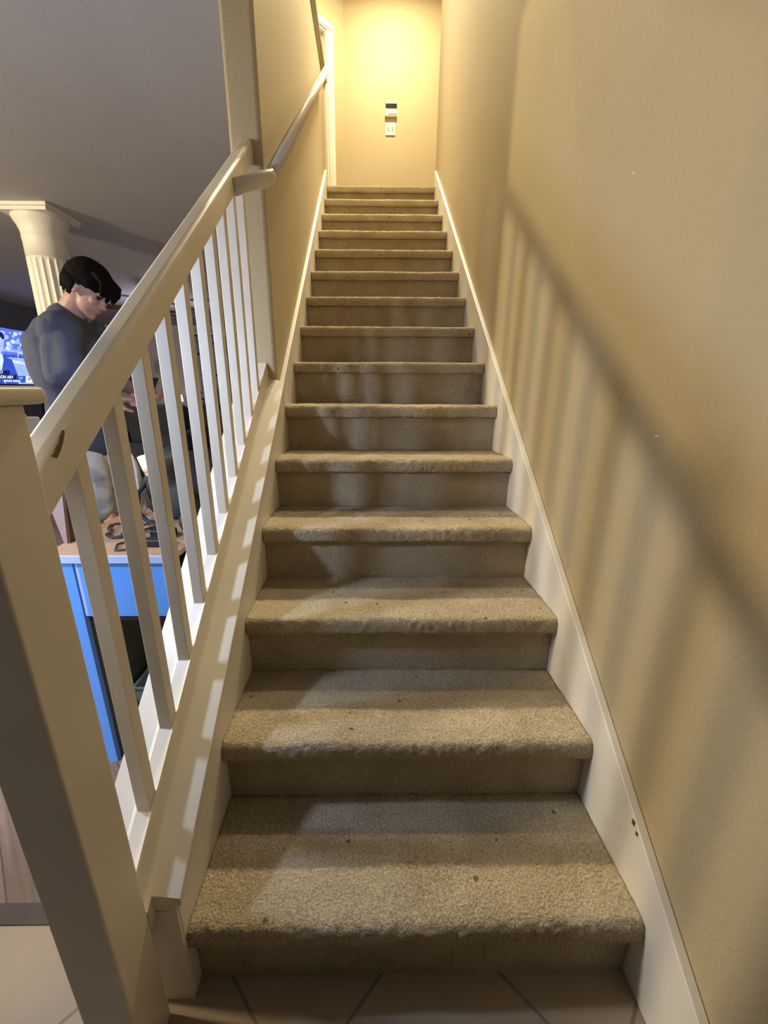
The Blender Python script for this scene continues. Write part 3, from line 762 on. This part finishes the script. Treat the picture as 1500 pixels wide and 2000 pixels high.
# cables and adapters
ca = NB()
P = []
for k in range(40):
    a = k / 39 * 2 * PI * 1.8; r = .05 + .012 * math.sin(k * .9)
    P.append((-.895 + r * 1.35 * math.cos(a + 2.2), .735 + r * 1.3 * math.sin(a + 2.2), .757 + .003 * (k % 3)))
P += [(-.80, .742, .757), (-.76, .736, .757), (-.735, .715, .757), (-.725, .70, .757)]
tube(ca, P, .0032, 7)
tag(obj('power_cable', ca, M_cable, None, smooth=True), 'thin dark cable lying in loops on the brown desktop', 'cable')
cb2 = NB(); P = [(-.83, .64, .756), (-.855, .60, .757), (-.835, .555, .756), (-.80, .56, .757), (-.79, .61, .756), (-.82, .66, .757)]
tube(cb2, P, .003, 7); tag(obj('charging_cable', cb2, M_cable, None, smooth=True), 'short dark cable loop near the front edge of the desk', 'cable')
ps = thing('power_strip', 'flat black power strip lying on the desk between cables', 'power strip', (-.74, .62, .752))
obj('housing', bx(-.790, -.690, .585, .618, .7525, .775), M_dark, ps, bevel=.004)
obj('switch', bx(-.708, -.700, .594, .606, .775, .778), M_cream, ps)
ad = tag(obj('power_adapter', bx(-.785, -.715, .655, .695, .7525, .780), M_dark, None, bevel=.004), 'black power adapter brick behind the power strip', 'adapter')
mc = NB(); lathe(mc, [(.024, 0), (.026, .014), (.022, .028), (.012, .032)], (-.868, .70, .7525), 20)
hp = thing('headphones', 'dark headphones with silver ring on the desk by the looped cable', 'headphones', (-.868, .70, .7525))
obj('ear_cup', mc, M_dark, hp, smooth=True)
rg = NB(); tube(rg, [(-.868 + .030 * math.cos(a * PI / 8), .692 + .024 * math.sin(a * PI / 8), .757) for a in range(17)], .003, 8); obj('ring', rg, M_chrome, hp, smooth=True)
cm2 = thing('pouch', 'small black pouch at the right end of the desk', 'pouch', (-.69, .72, .752))
obj('body', blob((-.690, .745, .786), 1, (.031, .055, .042), 4, .2), M_bag, cm2, smooth=True)

# ================================================================== PERSON
def bake(bms, voxel, name, m, parent, smooth_iter=4):
    me = bpy.data.meshes.new('tmp'); bms.to_mesh(me); bms.free()
    o = bpy.data.objects.new('tmp', me); C.objects.link(o)
    rmod = o.modifiers.new('r', 'REMESH'); rmod.mode = 'VOXEL'; rmod.voxel_size = voxel; rmod.use_smooth_shade = True
    if smooth_iter:
        s_ = o.modifiers.new('s', 'SMOOTH'); s_.factor = .5; s_.iterations = smooth_iter
    dg = bpy.context.evaluated_depsgraph_get()
    me2 = bpy.data.meshes.new_from_object(o.evaluated_get(dg)); me2.name = name
    bpy.data.objects.remove(o)
    r = bpy.data.objects.new(name, me2); C.objects.link(r); me2.materials.clear(); me2.materials.append(m)
    for p in me2.polygons: p.use_smooth = True
    if parent: r.parent = parent; r.matrix_parent_inverse = Matrix.Translation(-Vector(parent.location))
    return r
def limb(bm, pts, seg=16):
    """pts: (centre, rx, ry, [axis hint]) tapered closed limb with rounded ends"""
    P = [Vector(p[0]) for p in pts]; n = len(P)
    rings = []
    hint = Vector((0, 1, 0))
    def ring(c, d, ra, rb):
        u = (hint - d * hint.dot(d)).normalized(); v = d.cross(u)
        return [bm.verts.new(c + u * ra * math.cos(2 * PI * k / seg) + v * rb * math.sin(2 * PI * k / seg)) for k in range(seg)]
    for i in range(n):
        d = (P[min(i + 1, n - 1)] - P[max(i - 1, 0)]).normalized()
        ra, rb = pts[i][1], pts[i][2]
        if i == 0:
            for t in (.95, .75, .4): rings.append(ring(P[0] - d * min(ra, rb) * t, d, ra * math.sqrt(1 - t * t), rb * math.sqrt(1 - t * t)))
        rings.append(ring(P[i], d, ra, rb))
        if i == n - 1:
            for t in (.4, .75, .95): rings.append(ring(P[-1] + d * min(ra, rb) * t, d, ra * math.sqrt(1 - t * t), rb * math.sqrt(1 - t * t)))
    for i in range(len(rings) - 1):
        for k in range(seg):
            bm.faces.new((rings[i][k], rings[i][(k + 1) % seg], rings[i + 1][(k + 1) % seg], rings[i + 1][k]))
    bm.faces.new(rings[0][::-1]); bm.faces.new(rings[-1])
    bmesh.ops.recalc_face_normals(bm, faces=bm.faces[:])
    return bm
# he faces +x, bent a little forward over the desk end; y is his sideways axis
PXC, PYC = -1.33, 1.25
per = thing('person', 'person in a dark t-shirt and light denim shorts standing behind the desk with head bowed', 'person', (PXC, PYC, 0))
nape = Vector((-1.300, 1.25, 1.490)); headc = Vector((-1.195, 1.25, 1.580))
HT = math.radians(38)                                # head pitched forward
def hd(f, s, u):                                      # head space: forward, side, up
    c, s_ = math.cos(HT), math.sin(HT)
    return headc + Vector((f * c + u * s_, s, -f * s_ + u * c))
body = NB()
# torso
limb(body, [((-1.350, 1.25, .90), .150, .105), ((-1.345, 1.25, 1.02), .150, .105), ((-1.350, 1.25, 1.16), .155, .110), ((-1.352, 1.25, 1.30), .170, .115), ((-1.335, 1.25, 1.385), .150, .090), ((-1.318, 1.25, 1.435), .085, .065)], 24)
# shoulders
limb(body, [((-1.252, 1.095, 1.385), .046, .046), ((-1.310, 1.25, 1.42), .06, .06), ((-1.315, 1.42, 1.385), .046, .046)], 16)
# neck
limb(body, [((-1.320, 1.25, 1.435), .062, .060), ((-1.285, 1.25, 1.490), .057, .057), ((-1.245, 1.25, 1.535), .056, .056)], 18)
# skull and face
def ell(c, r):
    sphere(body, c, 1, r, 28, 20)
def rot_ell(f, s, u, rf, rs, ru):
    g = bmesh.ops.create_uvsphere(body, u_segments=28, v_segments=20, radius=1)
    for v in g['verts']:
        q = v.co.copy(); v.co = hd(f + q.x * rf, s + q.y * rs, u + q.z * ru)
rot_ell(-.008, 0, .030, .096, .077, .088)            # cranium
rot_ell(.032, 0, -.045, .058, .056, .068)            # face mass
rot_ell(.058, 0, -.098, .026, .028, .020)            # chin
rot_ell(.078, 0, .022, .014, .050, .014)             # brow
rot_ell(.094, 0, -.032, .018, .012, .012)            # nose tip
rot_ell(.087, 0, -.012, .012, .009, .028)            # bridge
rot_ell(.080, 0, -.066, .012, .022, .006)            # upper lip
rot_ell(.078, 0, -.077, .011, .019, .007)            # lower lip
for sgn in (-1, 1):
    rot_ell(-.004, sgn * .076, -.012, .017, .007, .030)  # ears
    rot_ell(.066, sgn * .036, -.022, .018, .018, .016)  # cheekbones
# arms
sh1 = Vector((-1.250, 1.088, 1.380)); el1 = Vector((-1.225, 1.035, 1.160)); wr1 = Vector((-1.085, 1.120, 1.085))
sh2 = Vector((-1.320, 1.440, 1.400)); el2 = Vector((-1.245, 1.480, 1.150)); wr2 = Vector((-1.060, 1.360, 1.110))
for sh_, el_, wr_ in ((sh1, el1, wr1), (sh2, el2, wr2)):
    limb(body, [(sh_, .050, .050), (sh_.lerp(el_, .5), .046, .046), (el_, .038, .038)], 16)
    limb(body, [(el_, .038, .038), (el_.lerp(wr_, .35), .040, .038), (wr_, .026, .022)], 16)
# hands: palm, four bent fingers, thumb, holding a phone
def hand(wr_, fwd, side, curl):
    fwd = fwd.normalized(); side = side.normalized(); upv = fwd.cross(side)
    limb(body, [(wr_, .026, .020), (wr_ + fwd * .045, .036, .016), (wr_ + fwd * .085, .038, .013)], 14)
    base = wr_ + fwd * .090
    for k, (off, ln) in enumerate(((-.028, .070), (-.010, .080), (.009, .075), (.026, .060))):
        p0 = base + side * off - fwd * .01; p1 = p0 + (fwd * .9 + upv * curl * .35).normalized() * ln * .48
        p2 = p1 + (fwd * .45 + upv * curl).normalized() * ln * .32; p3 = p2 + (fwd * .05 + upv * curl).normalized() * ln * .25
        limb(body, [(p0, .0088, .0088), (p1, .0085, .0085), (p2, .0078, .0078), (p3, .0068, .0068)], 10)
    q0 = wr_ + fwd * .025 - side * .022; q1 = q0 + (fwd * .6 - side * .7 + upv * curl * .3).normalized() * .036; q2 = q1 + (fwd * .9 - side * .1 + upv * curl * .5).normalized() * .032
    limb(body, [(q0, .013, .013), (q1, .010, .010), (q2, .008, .008)], 10)
hand(wr1, Vector((.95, .12, -.05)), Vector((-.1, .5, .85)), -1)
hand(wr2, Vector((.90, -.30, -.15)), Vector((.2, .4, .88)), 1)
# legs
for sgn in (-1, 1):
    hp_ = Vector((-1.350, 1.25 + sgn * .085, .90)); kn_ = Vector((-1.325, 1.25 + sgn * .11, .49)); an_ = Vector((-1.385, 1.25 + sgn * .12, .085))
    limb(body, [(hp_, .082, .082), (hp_.lerp(kn_, .5), .072, .072), (kn_, .052, .052)], 16)
    limb(body, [(kn_, .052, .052), (kn_.lerp(an_, .3), .053, .053), (an_, .034, .034)], 16)
    limb(body, [(an_ + Vector((-.03, 0, -.03)), .034, .034), (an_ + Vector((.06, 0, -.045)), .036, .028), (an_ + Vector((.14, 0, -.055)), .036, .022)], 14)
pbody = bake(body, .0055, 'body', M_skin, per, 3)
# facial details as children
def hchild(name, f, s, u, rf, rs, ru, m, seg=12):
    bm = NB(); bmesh.ops.create_uvsphere(bm, u_segments=seg, v_segments=seg, radius=1)
    for v in bm.verts:
        q = v.co.copy(); v.co = hd(f + q.x * rf, s + q.y * rs, u + q.z * ru)
    return obj(name, bm, m, per, smooth=True)
for sgn in (-1, 1):
    hchild('eye', .076, sgn * .030, .000, .010, .013, .008, M_eye)
    hchild('eyebrow', .090, sgn * .031, .022, .006, .020, .0045, M_hair)
hchild('lips', .089, 0, -.071, .006, .020, .004, M_skin_red)
# hair: thick cap with a fringe falling forward and a tapered nape
hb_ = NB(); bmesh.ops.create_uvsphere(hb_, u_segments=64, v_segments=48, radius=1)
kill = []
for v in hb_.verts:
    q = v.co.copy()
    f = q.x; u = q.z; s = q.y
    lim = -.50 if f < -.2 else (-.50 + (f + .2) * .62)
    if f > .35: lim = .02 - abs(s) * .25
    w_ = 1.0
    if u < lim:
        w_ = .72
    clump = .045 * noise.noise(Vector((q.x * 3.5, q.y * 8, q.z * 3))) + .03 * noise.noise(Vector((q.x * 9, q.y * 20, q.z * 7)))
    rf, rs, ru = .103, .087, .097
    if f > 0: rf = .108
    v.co = hd(-.010 + q.x * rf * (w_ + clump), q.y * rs * (w_ + clump), .030 + q.z * ru * (w_ + clump))
hair = obj('hair', hb_, M_hair, per, smooth=True)
# fringe strands
fr = NB()
random.seed(11)
for k in range(22):
    s = -.062 + .124 * k / 21
    f0 = .080 - abs(s) * .35
    p = [hd(f0 - .03, s, .105 - abs(s) * .3), hd(f0 + .022, s * 1.05, .075), hd(f0 + .036, s * 1.08, .040 + random.uniform(-.006, .006)), hd(f0 + .034, s * 1.08 + random.uniform(-.006, .006), .012 + random.uniform(-.014, .022))]
    tube(fr, p, [.012, .011, .008, .002], 8)
for k in range(26):
    a = PI * .5 + PI * k / 25
    s = .078 * math.sin(a + PI / 2) ; f0 = -.012 + .090 * math.cos(a) if True else 0
    f0 = -.015 - .085 * abs(math.sin(PI * k / 25)); s = .076 * math.cos(PI * k / 25)
    p = [hd(f0, s, .02), hd(f0 * 1.0, s * 1.02, -.022), hd(f0 * .93, s * .95, -.052 + random.uniform(-.008, .006))]
    tube(fr, p, [.014, .012, .003], 8)
obj('hair_strands', fr, M_hair, hair, smooth=True).matrix_parent_inverse = Matrix.Identity(4)
# t-shirt, loose and hanging
sh = NB()
limb(sh, [((-1.315, 1.25, .915), .185, .150), ((-1.312, 1.25, 1.00), .182, .152), ((-1.318, 1.25, 1.12), .190, .158), ((-1.338, 1.25, 1.25), .205, .152), ((-1.345, 1.25, 1.355), .195, .140), ((-1.335, 1.25, 1.415), .140, .105), ((-1.322, 1.25, 1.440), .095, .080)], 32)
limb(sh, [((-1.258, 1.088, 1.384), .078, .076), ((-1.300, 1.17, 1.394), .082, .086), ((-1.318, 1.25, 1.402), .078, .085), ((-1.318, 1.43, 1.388), .066, .066)], 24)
for sh_, el_ in ((sh1, el1), (sh2, el2)):
    e = sh_.lerp(el_, .84); side = -1 if sh_.y < 1.25 else 1
    limb(sh, [(sh_ + Vector((0, -.018 * side, .000)), .074, .076), (sh_.lerp(el_, .35) + Vector((0, side * .006, 0)), .064, .076), (e + Vector((0, side * .008, 0)), .066, .088)], 20)
for v in sh.verts:
    g = .010 * noise.noise(Vector((v.co.x * 9, v.co.y * 9, v.co.z * 3.2))) + .006 * noise.noise(v.co * 22)
    d = Vector((v.co.x + 1.33, v.co.y - 1.25, 0))
    if d.length > .02 and v.co.z < 1.42: v.co += d.normalized() * g * 1.6
shirt = bake(sh, .007, 'tshirt', M_shirt, per, 2)
for v in shirt.data.vertices:                        # drapery folds
    p = v.co
    k = math.sin((p.x * 30 + p.y * 14 + p.z * 17) + 4 * noise.noise(p * 4))
    d = Vector((p.x + 1.33, p.y - 1.25, 0)).normalized()
    v.co = p + d * (.010 * k * max(0, min(1, (1.42 - p.z) / .12)))
# flat hem
# shorts
sr = NB()
limb(sr, [((-1.350, 1.25, 1.0), .158, .125), ((-1.35, 1.25, .90), .170, .140), ((-1.35, 1.25, .82), .170, .140)], 24)
for sgn in (-1, 1):
    limb(sr, [((-1.352, 1.25 + sgn * .085, .86), .098, .130), ((-1.335, 1.25 + sgn * .100, .70), .100, .122), ((-1.325, 1.25 + sgn * .108, .585), .102, .116)], 20)
for v in sr.verts: v.co += Vector((v.co.x + 1.34, v.co.y - 1.25, 0)) * .10 * noise.noise(v.co * 9)
bake(sr, .007, 'shorts', M_denim, per, 2)
for sgn in (-1, 1):
    so_ = NB(); c = Vector((-1.37, 1.25 + sgn * .12, .035))
    limb(so_, [(c + Vector((-.055, 0, .01)), .044, .045), (c + Vector((.05, 0, .0)), .047, .035), (c + Vector((.15, 0, -.004)), .044, .026)], 18)
    for v in so_.verts: v.co.z = max(v.co.z, .001)
    obj('shoe', so_, M_shoe, per, smooth=True)
pb_ = NB(); box(pb_, -.0055, .0055, -.036, .036, -.07, .07)
for v in pb_.verts: v.co = Matrix.Rotation(.5, 3, 'Y') @ v.co + Vector((-.975, 1.24, 1.12))
phone = tag(obj('phone', pb_, M_dark, None, bevel=.002), 'dark phone held in the hands of the person at the desk', 'phone')
# the figure stands a step behind the desk: move it there and lengthen the legs to his height
def shift(o):
    me = o.data
    for v in me.vertices:
        t = max(0, min(1, (v.co.z - .12) / .75))
        v.co += Vector((-.225, .345, .075 * t))
for o in list(per.children) + list(hair.children) + [phone]: shift(o)
per.location = (-1.53, 1.595, 0)
for o in per.children: o.matrix_parent_inverse = Matrix.Translation((1.53, -1.595, 0))
